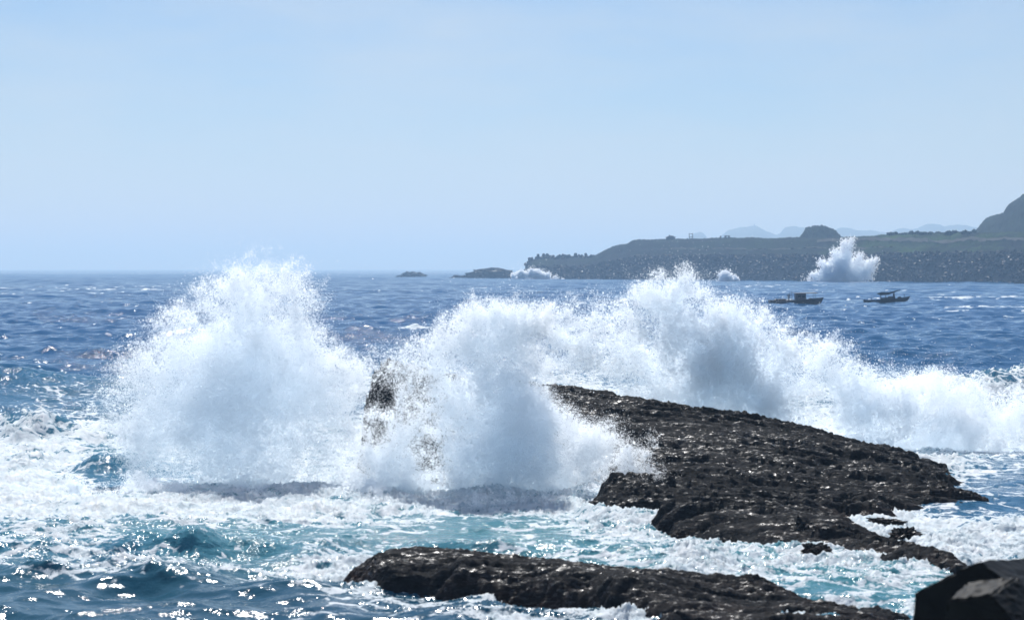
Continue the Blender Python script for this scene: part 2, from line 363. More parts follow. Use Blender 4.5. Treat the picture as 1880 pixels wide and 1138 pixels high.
def build_sea():
    fd = lambda d: .0014 if d < 60 else (.0033 if d < 140 else (.0028 if d < 2600 else (.012 if d < 4000 else .035)))
    D = [16.0]
    while D[-1] < 140: d = D[-1]; D.append(d * (1 + fd(d)) if d > 41 else d * 1.008)
    E = [139.4]
    while E[-1] < 30000: d = E[-1]; E.append(d * (1 + fd(d)))
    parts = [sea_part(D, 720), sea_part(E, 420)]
    V = np.concatenate([p[0] for p in parts]); me = bpy.data.meshes.new('sea'); Q = []; off = 0
    for v, nr, nc, _ in parts:
        i = np.arange(nr - 1)[:, None] * nc + np.arange(nc - 1)[None, :] + off
        Q.append(np.stack([i, i + 1, i + 1 + nc, i + nc], -1).reshape(-1, 4)); off += len(v)
    Q = np.concatenate(Q).astype(np.int32)
    me.vertices.add(len(V)); me.vertices.foreach_set('co', V.astype(np.float32).ravel())
    me.loops.add(Q.size); me.loops.foreach_set('vertex_index', Q.ravel()); me.polygons.add(len(Q))
    me.polygons.foreach_set('loop_start', np.arange(0, Q.size, 4, dtype=np.int32)); me.polygons.foreach_set('use_smooth', np.ones(len(Q), bool))
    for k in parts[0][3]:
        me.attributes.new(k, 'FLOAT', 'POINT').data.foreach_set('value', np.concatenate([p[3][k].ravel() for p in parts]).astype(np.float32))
    me.update(calc_edges=True)
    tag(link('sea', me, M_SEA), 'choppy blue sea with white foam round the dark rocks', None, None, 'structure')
    print('sea verts', len(V))
build_sea()

# ------------------------------------------------------------------ rocks in the surf
def terr(t):
    f = t - np.floor(t); return f

def rock_field(ctrl, x0, x1, y0, y1, res, bed, name, label, seed, floor=-0.9, rough=1.0, sink=0.0, xcut=None):
    pts = []; vals = []
    for c in ctrl:
        px, py, z = c[:3]
        if len(c) == 4: x, y = (px - 940) * c[3] / F, c[3]
        else: x, y = wpos(px, py, z) if z > -0.5 else wpos(px, py, 0)
        pts.append((x, y)); vals.append(z)
    xs = np.arange(x0, x1, res); ys = np.arange(y0, y1, res)
    X, Y = np.meshgrid(xs, ys)
    Wx = X + .12 * samp2(N2C, X + seed, Y, 9.0); Wy = Y + .16 * samp2(N2C, X, Y + seed, 11.0)
    Z = rbf(pts, vals, Wx, Wy) - sink
    up = sstep(-.5, .25, Z)
    for per, amp, sl in bed:      # tilted beds: each rises towards the viewer and breaks off
        t = (Y + sl * X + .35 * per * samp2(N2C, X * .5 + seed, Y, 14.0) + .05 * per * samp2(N2A, X * .5, Y, 9.0)) / per
        f = terr(t); saw = np.where(f < .16, f / .16, 1 - (f - .16) / .84) - .5
        Z = Z + amp * saw * up * np.clip(1 + .8 * samp2(N2C, X * .6 + 9, Y + 5 + per * 7, 15.0), 0.3, 2.2)
    Yr = Y + .14 * X
    rg = 1 - np.abs(samp2(N2A, X * .2 + seed, Yr, 7.0))
    Z = Z + rough * up * (.018 * (rg - .3) + .020 * samp2(N2B, X * .2, Yr + seed, 5.0) + .012 * samp2(N2D, X * .35, Yr, 10.0))
    if xcut is not None: Z = Z - np.clip(xcut + .25 * samp2(N2A, X, Y, 9.0) - X, 0, 9) * 5.0
    Z = np.maximum(Z, floor)
    V = np.stack([X, Y, Z], -1).reshape(-1, 3)
    me = grid_mesh(name, V, len(ys), len(xs), True)
    o = link(name, me, M_ROCK); tag(o, label, 'rock')
    return X, Y, Z

OUT = -1.0
main_ctrl = [
 # crest line, left to right
 (640,685,3.0),(662,685,3.3),(690,688,3.35),(760,694,3.2),(850,702,3.0),(930,712,2.8),(1010,720,2.6),(1130,738,2.25),(1290,766,1.7),(1430,790,1.2),(1500,803,.98),(1600,826,.7),(1690,848,.42),(1750,866,.2),(1775,885,.05),
 # just behind the crest the slab drops to the sea
 (590,0,OUT,80),(700,0,OUT,82),(850,0,OUT,82),(1000,0,OUT,82.5),(1150,0,OUT,82.5),(1300,0,OUT,82.5),(1450,0,OUT,82),(1600,0,OUT,82),(1720,0,OUT,80),(1800,0,OUT,77),(1840,0,OUT,72),(1850,890,OUT),
 # left cliff
 (600,0,OUT,78),(615,0,OUT,76.5),(630,0,OUT,74.5),(650,0,OUT,72.5),(670,0,OUT,71.0),(560,0,OUT,72),(700,0,2.9,74.6),(735,0,1.5,72.3),(740,0,.2,71.0),(700,0,OUT,69.5),(780,0,OUT,69),(880,0,OUT,68),(980,0,OUT,66.5),(1050,0,OUT,65),(820,790,1.7),(920,790,1.7),(1000,770,2.0),(700,890,-.1),(850,895,-.1),(980,895,0.0),
 (500,990,OUT),(800,990,OUT),(1000,990,OUT),(1100,990,OUT),(600,1050,OUT),(1000,1060,OUT),(1300,1060,OUT),(1500,1080,OUT),(1900,1100,OUT),
 # slab top
 (1100,800,1.55),(1200,820,1.35),(1200,880,.85),(1300,830,1.2),(1300,890,.75),(1400,850,.95),(1400,900,.55),(1500,860,.7),(1500,900,.42),(1600,880,.5),(1600,920,.34),(1680,900,.3),(1750,910,.2),(1790,918,.1),
 # front edge
 (1110,890,.75),(1160,900,.72),(1225,925,.66),(1300,935,.6),(1380,945,.52),(1460,955,.45),(1540,958,.42),(1100,935,OUT),(1170,962,OUT),(1215,992,OUT),(1300,1006,OUT),(1390,1014,OUT),(1470,1020,OUT),(1400,985,.12),(1300,975,.15),
 # inlet at the right and the low arm in front
 (1560,950,-.05),(1640,948,-.12),(1720,952,-.5),(1800,950,OUT),(1850,930,OUT),(1640,975,-.35),(1700,995,-.5),(1560,980,.22),(1600,1000,.2),(1660,1014,.17),(1720,1027,.13),(1760,1036,.05),(1800,1042,-.1),(1850,1050,-.6),
 (1760,1010,-.6),(1850,1030,-.6),(1560,1026,-.8),(1640,1038,OUT),(1720,1050,OUT),(1790,1062,OUT),(1800,1075,OUT),(1880,1070,OUT)]
rock_field(main_ctrl, -8.6, 14.6, 48.5, 82.0, .075, ((2.1, .13, .16), (.8, .15, .14), (.36, .085, .17), (.17, .035, .15)), 'reef_rock',
           'long dark wet layered rock slab sloping down to the right through the surf', 3.0, xcut=-4.75)

front_ctrl = [
 (640,1042,.02),(655,1030,.3),(690,1010,.62),(740,1016,.6),(800,1022,.58),(880,1014,.66),(960,1022,.6),(1060,1020,.62),(1100,1030,.55),(1180,1038,.52),(1250,1044,.5),(1320,1050,.46),(1400,1058,.42),(1450,1078,.25),(1490,1092,.3),(1560,1104,.26),(1640,1116,.18),
 (600,1040,OUT),(620,1015,OUT),(690,990,OUT),(800,993,OUT),(950,995,OUT),(1100,1003,OUT),(1250,1018,OUT),(1400,1034,OUT),(1480,1060,OUT),(1560,1082,-.7),(1680,1100,-.7),
 (700,1042,.38),(850,1052,.40),(1000,1066,.34),(1100,1082,.36),(1200,1096,.32),(1280,1085,.3),(1380,1090,.16),(1300,1112,.26),(1420,1108,.22),(1500,1112,.24),(1580,1120,.22),(1640,1128,.18),
 (640,1075,OUT),(695,0,OUT,47.4),(770,0,OUT,47.1),(850,0,OUT,46.7),(930,0,OUT,46.2),(1000,0,OUT,45.6),(1060,0,OUT,44.8),(1120,0,OUT,43.7),(1180,0,OUT,42.8),(1250,1180,OUT),(1230,1120,.3),(1350,1140,.2),(1300,1170,-.2),(1450,1145,.2),(1550,1145,.18),(1640,1148,.12),(1500,1200,-.7),(1700,1200,OUT),(1750,1130,-.7)]
rock_field(front_ctrl, -4.1, 9.6, 39.0, 51.8, .05, ((1.1, .09, .1), (.42, .05, .1)), 'ledge_rock',
           'low jagged black rock ledge with small pools nearest the camera', 40.0, rough=1.0, sink=.12)

def lump_rock(name, label, px, py, rx, ry, rz, seed, mat=M_ROCK, zoff=0.0, sub=4, rough=.3, group=None, cat='rock'):
    bm = bmesh.new(); bmesh.ops.create_icosphere(bm, subdivisions=sub, radius=1.0)
    co = np.array([v.co[:] for v in bm.verts])
    n = samp3(N3A, co[:, 0] + seed, co[:, 1] + seed * .7, co[:, 2], 5.0) * rough + samp3(N3B, co[:, 0] + seed, co[:, 1], co[:, 2], 4.0) * rough * .35
    co = co * (1 + n)[:, None] * np.array([rx, ry, rz])
    for v, c in zip(bm.verts, co): v.co = c
    me = bpy.data.meshes.new(name); bm.to_mesh(me); bm.free()
    x, y = wpos(px, py, 0)
    o = link(name, me, mat, None, (x, y, zoff)); tag(o, label, cat, group); return o

lump_rock('boulder', 'small brown rock rounded off beside the low arm, white foam on three sides', 1658, 983, .32, .4, .2, 3.1)
lump_rock('boulder', 'flat seaweed covered rock awash in white foam, farthest right of the small ones', 1628, 958, .5, .4, .12, 7.7)
lump_rock('boulder', 'low dark rock awash in turquoise water in front of the reef slab', 1492, 1012, .36, .35, .16, 5.2)
lump_rock('boulder', 'rounded dark boulder at the foot of the reef slab with foam below it', 1478, 990, .45, .5, .34, 9.4)
lump_rock('islet_rock', 'small lone rock islet on the horizon with surf at its foot', 758, 509, 11, 9, 3.6, 1.3, M_FAR, rough=.22)
lump_rock('islet_rock', 'long low rock islet off the tip of the breakwater', 905, 511.5, 19, 12, 6.0, 6.1, M_FAR, rough=.2)
lump_rock('islet_rock', 'low rock islet at the left end of the long one', 855, 511.5, 10, 8, 3.4, 8.3, M_FAR, rough=.22)

# driftwood on the crest
def tube(bm, pts, rad, n=7):
    rings = []
    for i, p in enumerate(pts):
        p = Vector(p); d = Vector(pts[min(i + 1, len(pts) - 1)]) - Vector(pts[max(i - 1, 0)]); d.normalize()
        a = d.orthogonal().normalized(); b = d.cross(a); r = rad[i] if hasattr(rad, '__len__') else rad
        rings.append([bm.verts.new(p + a * r * math.cos(2 * math.pi * k / n) + b * r * math.sin(2 * math.pi * k / n)) for k in range(n)])
    for i in range(len(rings) - 1):
        for k in range(n): bm.faces.new((rings[i][k], rings[i][(k + 1) % n], rings[i + 1][(k + 1) % n], rings[i + 1][k]))
    bm.faces.new(rings[0][::-1]); bm.faces.new(rings[-1])

def bm_obj(name, bm, mat, parent=None, loc=None, smooth=False):
    bmesh.ops.recalc_face_normals(bm, faces=bm.faces)
    me = bpy.data.meshes.new(name); bm.to_mesh(me); bm.free()
    if smooth:
        for p in me.polygons: p.use_smooth = True
    return link(name, me, mat, parent, loc)

M_WOOD = simple_mat('driftwood', (0.012, 0.010, 0.008), 0.95, 0.5, 8, .2, spec=.02)
bm = bmesh.new()
a = P(1086, 742, 77.3)
tube(bm, [P(1080, 745, 77.3), P(1094, 738, 77.3), P(1106, 734.5, 77.2), P(1116, 732.5, 77.0), P(1128, 729.5, 76.9)], [.07, .06, .055, .045, .03])
tube(bm, [P(1104, 735, 77.2), P(1114, 736.5, 77.3), P(1120, 735, 77.4)], [.035, .03, .02])
tag(bm_obj('driftwood', bm, M_WOOD, smooth=True), 'bare dark branch lying on the crest of the rock slab', 'driftwood')

# ------------------------------------------------------------------ spray
def spray_points(name, pos, rad, label, group=None, mat=M_SPRAY):
    me = bpy.data.meshes.new(name); me.vertices.add(len(pos)); me.vertices.foreach_set('co', pos.astype(np.float32).ravel())
    at = me.attributes.new('radius', 'FLOAT', 'POINT'); at.data.foreach_set('value', rad.astype(np.float32))
    me.materials.append(mat)
    o = link(name, me)
    bpy.ops.object.select_all(action='DESELECT'); o.select_set(True); bpy.context.view_layer.objects.active = o
    bpy.ops.object.convert(target='POINTCLOUD')
    o = bpy.context.view_layer.objects.active; tag(o, label, 'splash', group)
    print(name, len(pos)); return o

def plume(name, label, D0, blobs, N, r0, seed, depth=1.0, noise=1.0, group='plumes of spray thrown up round the rocks', jets=(), zmin=-.1, vox=None, Dslope=0.0, thr=.30, origin=None, holes=()):
    """blobs: (px, py, radius px, weight[, depth offset m]); drops are drawn from a lumpy density field of real depth"""
    r = np.random.default_rng(seed)
    B = []
    for b in blobs:
        px, py, rp, w = b[:4]; dd = b[4] if len(b) > 4 else r.normal(0, .35) * rp * D0 / F
        D = D0 + dd + Dslope * (px - 940) / 940.0
        c = P(px, py, D); B.append((*c, rp * D / F, w))
    B = np.array(B); rm = B[:, 3]
    lo = (B[:, :3] - 2.0 * rm[:, None]).min(0); hi = (B[:, :3] + 2.0 * rm[:, None]).max(0)
    lo[2] = max(lo[2], zmin)
    vox = vox or ((hi - lo).prod() / 2.2e6) ** (1 / 3)
    n = np.maximum(((hi - lo) / vox).astype(int), 4)
    gx, gy, gz = (lo[i] + (np.arange(n[i]) + .5) * vox for i in range(3))
    X, Y, Z = np.meshgrid(gx, gy, gz, indexing='ij')
    sc = rm.mean()                                   # noise scales with the lumps
    nb = samp3(N3A, X + seed * 3.1, Y, Z, sc * 9.0)
    if origin is None: nf = samp3(N3B, X, Y + seed, Z, sc * 5.0)
    else:      # threads and jets drawn out from where the wave hits
        oc = P(*origin, D0); dx_, dy_, dz_ = X - oc[0], Y - oc[1], Z - oc[2]; rr_ = np.sqrt(dx_ ** 2 + dy_ ** 2 + dz_ ** 2) + .3 * sc
        q = 3.2 * sc / rr_; nf = .75 * samp3(N3B, dx_ * q + .28 * dx_, dy_ * q + .28 * dy_ + seed, dz_ * q + .28 * dz_, sc * 4.0) + .55 * samp3(N3B, X, Y + seed, Z, sc * 5.0)
        del dx_, dy_, dz_, rr_, q
    w1 = .36 * sc * samp3(N3A, X, Y, Z + seed * 1.7, sc * 8.0); w2 = .36 * sc * samp3(N3A, X + 31, Y, Z + seed, sc * 8.0)
    S_ = np.zeros_like(X)
    for x, y, z, rr, w in B:
        m = [np.abs(g - c) < 2.3 * rr for g, c in ((gx, x), (gy, y), (gz, z))]
        i = [np.where(q)[0] for q in m]
        if min(len(q) for q in i) == 0: continue
        sl = tuple(slice(q[0], q[-1] + 1) for q in i)
        d2 = ((X[sl] + w1[sl] - x) ** 2 + ((Y[sl] - y) / depth) ** 2 + (Z[sl] + w2[sl] - z) ** 2) / rr ** 2
        S_[sl] += w * np.exp(-1.5 * d2)
    rho = S_ * np.exp(noise * (1.0 * nb + .9 * nf) - .75 * noise)
    rho = np.clip(rho - thr * .2, 0, None); rho = rho ** 1.2; rho = np.minimum(rho, .95)
    rho *= np.exp(.75 * samp3(N3C, X + seed, Y, Z, sc * 7.0))            # clumps and strings of drops
    for hx, hy, hr, hs in holes:                                         # gaps between the columns of spray
        c = P(hx, hy, D0); hr = hr * D0 / F
        hd = np.hypot(X - c[0] + .5 * w1, Z - c[2] + .5 * w2) / hr; rho *= 1 - hs * np.exp(-hd ** 4)
    p = rho.ravel().astype(np.float64); p /= p.sum()
    cnt = r.multinomial(N, p); idx = np.repeat(np.arange(len(p)), cnt)
    i, j, k = np.unravel_index(idx, n)
    pos = np.stack([gx[i], gy[j], gz[k]], -1) + (r.random((len(idx), 3)) - .5) * vox
    rad = r0 * np.exp(r.normal(0, .35, len(idx))); big = r.random(len(idx)) < .012; rad[big] *= r.uniform(1.8, 3.2, big.sum())
    # stray drops flung off the edges
    ne = N // 14
    q = pos[r.integers(0, len(pos), ne)]; cen = B[:, :3].mean(0)
    v = r.normal(0, 1, (ne, 3)) * sc * .32 * r.exponential(1, ne)[:, None]
    v[:, 2] += .15 * sc; q = q + v; kq = q[:, 2] > zmin
    pos = np.r_[pos, q[kq]]; rad = np.r_[rad, r0 * np.exp(r.normal(0, .4, kq.sum()))]
    # spiky jets: px0, py0 -> px1, py1, width px, count
    for (xa, ya, xb, yb, wpx, nj) in jets:
        nj = nj // 2; t = r.random(nj) ** 1.4; sp = wpx * 1.5 * (1 - .6 * t) + 1
        ox = r.normal(0, 1, nj) * sp * .4; oy = r.normal(0, 1, nj) * sp * .4; arc = -4 * t * (1 - t) * abs(xb - xa) * .12
        Dj = D0 + Dslope * (xa - 940) / 940.0 + r.normal(0, 1, nj) * sp * .4 * D0 / F
        px = xa + (xb - xa) * t + ox; py = ya + (yb - ya) * t + oy + arc
        # clumpy
        px = px + 2.2 * np.sin(py * .9 + seed); py = py + 2.2 * np.sin(px * .8)
        q = np.stack([(px - 940) * Dj / F, Dj, H - (py - 493) * Dj / F], -1)
        pos = np.r_[pos, q]; rad = np.r_[rad, r0 * np.exp(r.normal(0, .35, nj))]
    return spray_points(name, pos, rad, label, group)

left = [(430,590,75,1),(475,560,60,1),(545,545,42,1.5),(560,600,42,1),(530,640,60,1),(400,670,90,1),(480,680,95,1),(560,730,85,1),(310,730,55,.9),(350,760,85,1),(450,790,100,1),(550,800,80,.9),
 (620,740,60,1.1),(655,730,38,1.1),(640,800,45,1.1),(660,775,35,1),(280,790,55,.7),(260,740,40,.8),(500,860,75,.45),(600,860,60,.5),(420,860,70,.4),(330,620,70,.35),(270,660,70,.22),(210,740,60,.12),(200,800,50,.1),(350,560,50,.2),
 (420,525,38,.7),(470,518,34,.7),(500,520,30,.8),(555,520,28,1.5),(577,560,28,1.4),(640,672,26,.8),(590,690,45,1),(370,840,60,.5),(300,850,50,.35),(540,905,50,.5),(450,900,55,.45),(250,790,50,.6),(230,840,40,.4),(300,880,50,.45),(380,910,50,.4),(620,880,50,.8),(650,850,45,1),(620,830,50,1),(300,905,35,.5),(360,915,35,.6),(430,922,35,.6),(500,925,38,.7),(570,918,35,.7),(630,908,32,.8),(200,720,45,.2),(160,740,45,.12),(300,690,50,.5),(590,790,45,1.3,-.6),(555,815,40,1.2,-.6),(630,815,35,1.2,-.6),(600,850,40,1,-.6),(340,928,24,.6,-2.6),(390,932,20,.7,-3),(450,930,26,.7,-2.8),(505,934,20,.7,-3),(560,930,24,.7,-2.7),(610,925,26,.8,-2.5),(640,790,45,1.4),(645,745,40,1.4),(610,840,45,1.2),(655,845,34,1.2),(600,755,50,1.2),(600,900,40,.9,-.8),(540,880,45,.8,-.6),(655,915,22,.8,-2.2)]
plume('wave_splash', 'tall round plume of white spray bursting at the left of the rocks', 70.5, left, 1400000, .0046, 1, origin=(600, 840), holes=[(712, 735, 30, .97), (705, 800, 24, .9), (520, 570, 26, .6), (590, 870, 40, .5), (330, 850, 50, .5)], depth=.65,
      jets=[(440,520,425,496,16,1500),(470,510,480,488,14,1200),(520,520,510,497,12,900),(555,515,566,496,12,1200),(585,540,603,508,10,700),(590,560,612,540,10,500),(410,530,385,512,14,700),(575,640,600,690,12,700),(690,740,706,700,9,500),(680,800,700,780,10,700)])
mid = [(715,645,30,.8),(745,628,26,.8),(775,640,36,.9),(820,622,42,1.8),(870,600,42,2.0),(885,630,55,1.9),(884,578,24,1.8),(800,650,45,1.5),(850,680,60,1.3),(760,655,36,1.5),(930,605,45,1.7),(980,605,42,1.7),(840,660,55,1.0),(860,710,70,.7),(790,690,60,.6),(940,670,62,1.6),(985,660,45,1.3),(955,745,60,1),(1020,800,50,1),(1080,846,45,1.2,-2.5),(1130,862,38,1.5,-4),(1160,874,28,1.5,-4.5),(1085,812,38,1.3,-1.5),(1180,882,20,1.4,-5),
 (930,790,80,.8),(860,780,80,.6),(780,780,65,.7),(730,800,45,.8),(720,840,45,.9),(950,850,80,.9),(830,850,65,.6),(1040,860,65,1),(660,668,24,.8),(685,672,20,.8),(630,665,16,.6),(740,720,50,.16),(750,760,40,.3),(700,860,40,.8),(1110,880,35,.8),(1160,872,24,.8),(760,880,50,.6),(880,890,50,.6),(1000,890,50,.7),(830,820,60,1),(780,850,55,1),(880,830,60,1),(880,865,50,1.2,-.5),(845,868,40,1.2,-.5),(910,870,40,1.2,-.5),(785,868,32,1.2,-.8),(900,740,60,.8),(820,740,55,.55),(690,860,35,.9),(730,880,40,.7),(760,830,45,1),(690,895,28,.9),(750,902,28,.9),(820,905,28,.9),(890,905,30,.9),(960,903,30,.9),(1030,900,28,.9),(1090,897,24,.8),(700,915,20,.8,-1.8),(745,918,24,.7,-2.2),(800,916,18,.8,-2),(850,920,24,.7,-2.2),(910,916,20,.8,-2),(965,914,25,.7,-2),(1020,908,20,.8,-1.6),(1070,905,22,.8,-1.5),(690,928,24,.5,-4),(750,930,26,.55,-4.4),(815,926,20,.5,-3.8),(870,930,26,.55,-4.2),(940,924,22,.5,-3.6),(1000,922,25,.55,-3.8),(1060,915,22,.5,-3)]
plume('wave_splash', 'curling sheet of spray falling over the middle of the rock slab', 67.5, mid, 1500000, .0046, 2, origin=(880, 860), holes=[(708, 730, 30, .97), (700, 795, 24, .95), (845, 668, 38, .5), (975, 640, 26, .5), (1040, 810, 20, .6)], depth=.65,
      jets=[(875,585,885,562,14,900),(930,590,938,572,12,600),(1060,800,1100,775,10,500),(1150,850,1186,826,12,900),(1160,870,1192,868,10,700),(1000,760,1030,735,12,700)])
churn = [(190,905,20,.7),(235,912,24,.8),(285,916,20,.8),(330,924,26,.9),(385,928,20,.8),(430,926,28,.9),(490,930,22,.8),(545,926,27,.9),(600,922,22,.8),(650,912,24,.8),(150,898,16,.5),(690,905,18,.6)]
plume('breaking_surf', 'low line of churned white water along the foot of the left plume', 66.3, churn, 150000, .0055, 8, depth=2.2, noise=1.3)
right = [(1005,600,36,1),(1030,580,26,.9),(1000,640,36,.5),(1085,590,45,1),(1100,562,28,1),(1150,590,50,1),(1190,570,45,1),(1230,540,42,1),(1245,515,22,1),(1285,550,32,1),(1200,640,80,1),(1290,630,75,1),(1350,620,50,1),(1395,608,32,1),(1430,620,50,1),(1110,660,65,1),(1050,650,50,.9),
 (1130,705,50,.7),(1220,710,60,.7),(1330,700,75,.7),(1410,700,75,.8),(1490,680,60,1),(1480,640,36,.8),(1525,632,18,.9),(1505,650,28,.8),(1560,700,55,1),(1600,680,38,.9),(1500,740,70,.9),(1420,750,50,.6),(1580,750,60,1),(1630,730,40,1),(1238,530,40,1.5),(1215,560,45,1.4),(1254,506,26,1.5),(1270,535,32,1.4),(1262,488,14,1.3),(1100,555,30,1.4),(1035,570,20,1.4),(1600,770,50,1),(1660,770,45,1),(1540,790,45,1),(1480,780,40,.8),(1650,720,30,.7),(1700,760,40,.8)]
plume('wave_splash', 'wide bank of spray thrown up behind the crest of the rock slab', 81.0, right, 1600000, .0053, 3, origin=(1330, 800), holes=[(985, 615, 28, .8), (1340, 745, 50, .45), (1160, 640, 40, .4), (1450, 690, 36, .4)], depth=.65,
      jets=[(1245,510,1262,482,12,1600),(1255,520,1240,488,10,900),(1035,575,1036,557,9,900),(1100,560,1096,540,14,800),(1395,590,1400,566,14,700),(1480,640,1490,612,9,700),(1525,630,1540,605,9,900),(1530,640,1545,630,8,500),(1290,545,1304,520,10,600),(1620,690,1640,668,12,600)])
surf = [(1640,760,40,1),(1680,750,40,1),(1700,790,45,1),(1750,755,40,1),(1750,800,45,1),(1800,760,42,1),(1820,800,40,.9),(1870,760,40,1),(1880,800,45,1),(1930,770,45,1),(1600,800,40,1),(1650,810,38,1),(1540,790,35,.8),(1680,720,22,.5),(1760,728,20,.5),(1840,830,26,.7),(1990,790,50,1),(1720,825,25,.7),(1660,830,22,.6),(1600,825,22,.6),(1780,835,22,.6),(1700,735,26,.6),(1800,735,22,.5),(1720,770,50,.8),(1850,790,50,.8),(1780,780,55,.8),(1900,735,24,.6)]
plume('breaking_surf', 'rolling bank of white surf right of the spray', 84.0, surf, 600000, .0053, 4, depth=1.2, group=None, noise=1.2)
far = [(1500,510,10,.7),(1520,506,13,.8),(1540,502,15,.9),(1545,488,12,.8),(1565,500,15,.9),(1585,497,12,.8),(1600,505,9,.7),(1480,514,8,.5),(1548,474,8,.6),(1575,508,12,.8),(1550,511,14,.9)]
plume('wave_splash', 'distant ragged plume of spray with a thin spire against the dark revetment', 1110.0, far, 42000, .12, 5, origin=(1545, 512), noise=1.4, group='far plumes of spray', thr=.35,
      jets=[(1545,505,1552,442,15,9000),(1550,490,1565,437,10,5000),(1540,505,1532,458,13,6000),(1530,508,1505,480,13,5000),(1565,505,1580,466,13,6000),(1575,505,1609,478,13,8000),(1580,508,1604,494,10,4000),(1520,510,1488,506,9,4000)])
far2 = [(1328,507,6,.8),(1335,510,7,1),(1322,511,7,.9),(1348,512,5,.8)]
plume('wave_splash', 'very small far puff of spray left of the tall distant plume', 1190.0, far2, 26000, .12, 6, group='far plumes of spray')
far3 = [(960,506,7,.8),(975,505,8,1),(990,507,7,1),(1005,509,6,1),(1020,511,5,.9),(1032,513,3,.8),(945,508,5,.6)]
plume('breaking_surf', 'low white surf breaking at the tip of the breakwater', 1370.0, far3, 60000, .12, 7)

# ------------------------------------------------------------------ boats
M_HULL = simple_mat('dark_boat_paint', (0.05, 0.055, 0.065), .5, .3, 2, .1)
M_CABIN = simple_mat('weathered_blue_paint', (0.06, 0.07, 0.09), .5, .3, 2, .1)
M_TARP = simple_mat('dark_tarpaulin', (0.04, 0.045, 0.055), .7, .3, 3, .2)
M_SKIN = simple_mat('dark_work_clothes', (0.05, 0.05, 0.06), .8, .3, 5, .1)
M_GLASS = simple_mat('cabin_window', (0.02, 0.025, 0.03), .1, .2, 1, 0)

def loft(bm, secs):
    rings = [[bm.verts.new(p) for p in s] for s in secs]; n = len(secs[0])
    for i in range(len(rings) - 1):
        for k in range(n): bm.faces.new((rings[i][k], rings[i][(k + 1) % n], rings[i + 1][(k + 1) % n], rings[i + 1][k]))
    bm.faces.new(rings[0][::-1]); bm.faces.new(rings[-1])

def box(bm, x0, x1, y0, y1, z0, z1, bev=0.0):
    m = Matrix.Translation(((x0 + x1) / 2, (y0 + y1) / 2, (z0 + z1) / 2)) @ Matrix.Diagonal((x1 - x0, y1 - y0, z1 - z0, 1))
    r = bmesh.ops.create_cube(bm, size=1, matrix=m)
    if bev: bmesh.ops.bevel(bm, geom=[e for e in {e for v in r['verts'] for e in v.link_edges}], offset=bev, segments=1, affect='EDGES')

def hull(L, W, free, sheer):
    bm = bmesh.new(); secs = []
    for i in range(15):
        t = i / 14; x = (t - .5) * L
        w = W * .5 * (1 - max(0, (t - .55) / .45) ** 2.2) * (.86 + .14 * min(1, t / .2)); w = max(w, .04)
        top = free + sheer * max(0, (t - .4) / .6) ** 2 + sheer * .35 * max(0, (.35 - t) / .35) ** 2
        bot = -.35 + .5 * max(0, (t - .75) / .25) ** 2
        xr = x + (.5 * max(0, (t - .8) / .2) if t > .8 else 0)
        secs.append([(x, -w * .35, bot), (x, w * .35, bot), (x, w * .85, bot * .3 + top * .25), (xr, w, top), (xr, w * .9, top), (xr, w * .86, top - .16), (xr, -w * .86, top - .16), (xr, -w * .9, top), (xr, -w, top), (x, -w * .85, bot * .3 + top * .25)])
    loft(bm, secs); return bm

def person(loc, label, h=1.62, rz=0, group=None):
    bm = bmesh.new(); s = h / 1.7; lay = bm.verts.layers.skin.verify()
    pts = {'pel': (0, 0, .92), 'chest': (0, .02, 1.28), 'neck': (0, .02, 1.46), 'head': (0, .03, 1.58), 'top': (0, .03, 1.68),
           'kl': (-.1, .03, .5), 'fl': (-.12, 0, .06), 'kr': (.1, .05, .5), 'fr': (.12, .02, .06), 'tl': (-.12, .1, .02), 'tr': (.12, .12, .02),
           'sl': (-.18, .02, 1.4), 'el': (-.26, .05, 1.14), 'hl': (-.2, .25, 1.02), 'sr': (.18, .02, 1.4), 'er': (.25, .06, 1.14), 'hr': (.18, .26, 1.05)}
    rad = {'pel': .14, 'chest': .15, 'neck': .06, 'head': .1, 'top': .07, 'kl': .07, 'fl': .05, 'kr': .07, 'fr': .05, 'tl': .04, 'tr': .04, 'sl': .07, 'el': .045, 'hl': .035, 'sr': .07, 'er': .045, 'hr': .035}
    ks = list(pts); vs = {k: bm.verts.new(Vector(pts[k]) * s) for k in ks}
    for a_, b_ in (('pel', 'chest'), ('chest', 'neck'), ('neck', 'head'), ('head', 'top'), ('pel', 'kl'), ('kl', 'fl'), ('fl', 'tl'), ('pel', 'kr'), ('kr', 'fr'), ('fr', 'tr'), ('chest', 'sl'), ('sl', 'el'), ('el', 'hl'), ('chest', 'sr'), ('sr', 'er'), ('er', 'hr')):
        bm.edges.new((vs[a_], vs[b_]))
    for k in ks: vs[k][lay].radius = (rad[k] * s,) * 2
    vs['pel'][lay].use_root = True
    me = bpy.data.meshes.new('person'); bm.to_mesh(me); bm.free()
    o = link('person', me, M_SKIN, None, loc); o.rotation_euler = (0, 0, rz)
    o.modifiers.new('skin', 'SKIN'); m = o.modifiers.new('sub', 'SUBSURF'); m.levels = m.render_levels = 1
    tag(o, label, 'person', group); return o

def add(name, parent, mat, fn, smooth=False):
    bm = bmesh.new(); fn(bm); return bm_obj(name, bm, mat, parent, None, smooth)

def sea_z(x, y):
    a = np.array([[x]]); b = np.array([[y]]); z, _, _ = sea_fields(a, b, np.full((1, 1), .4), np.full((1, 1), y * .004)); return float(z[0, 0])

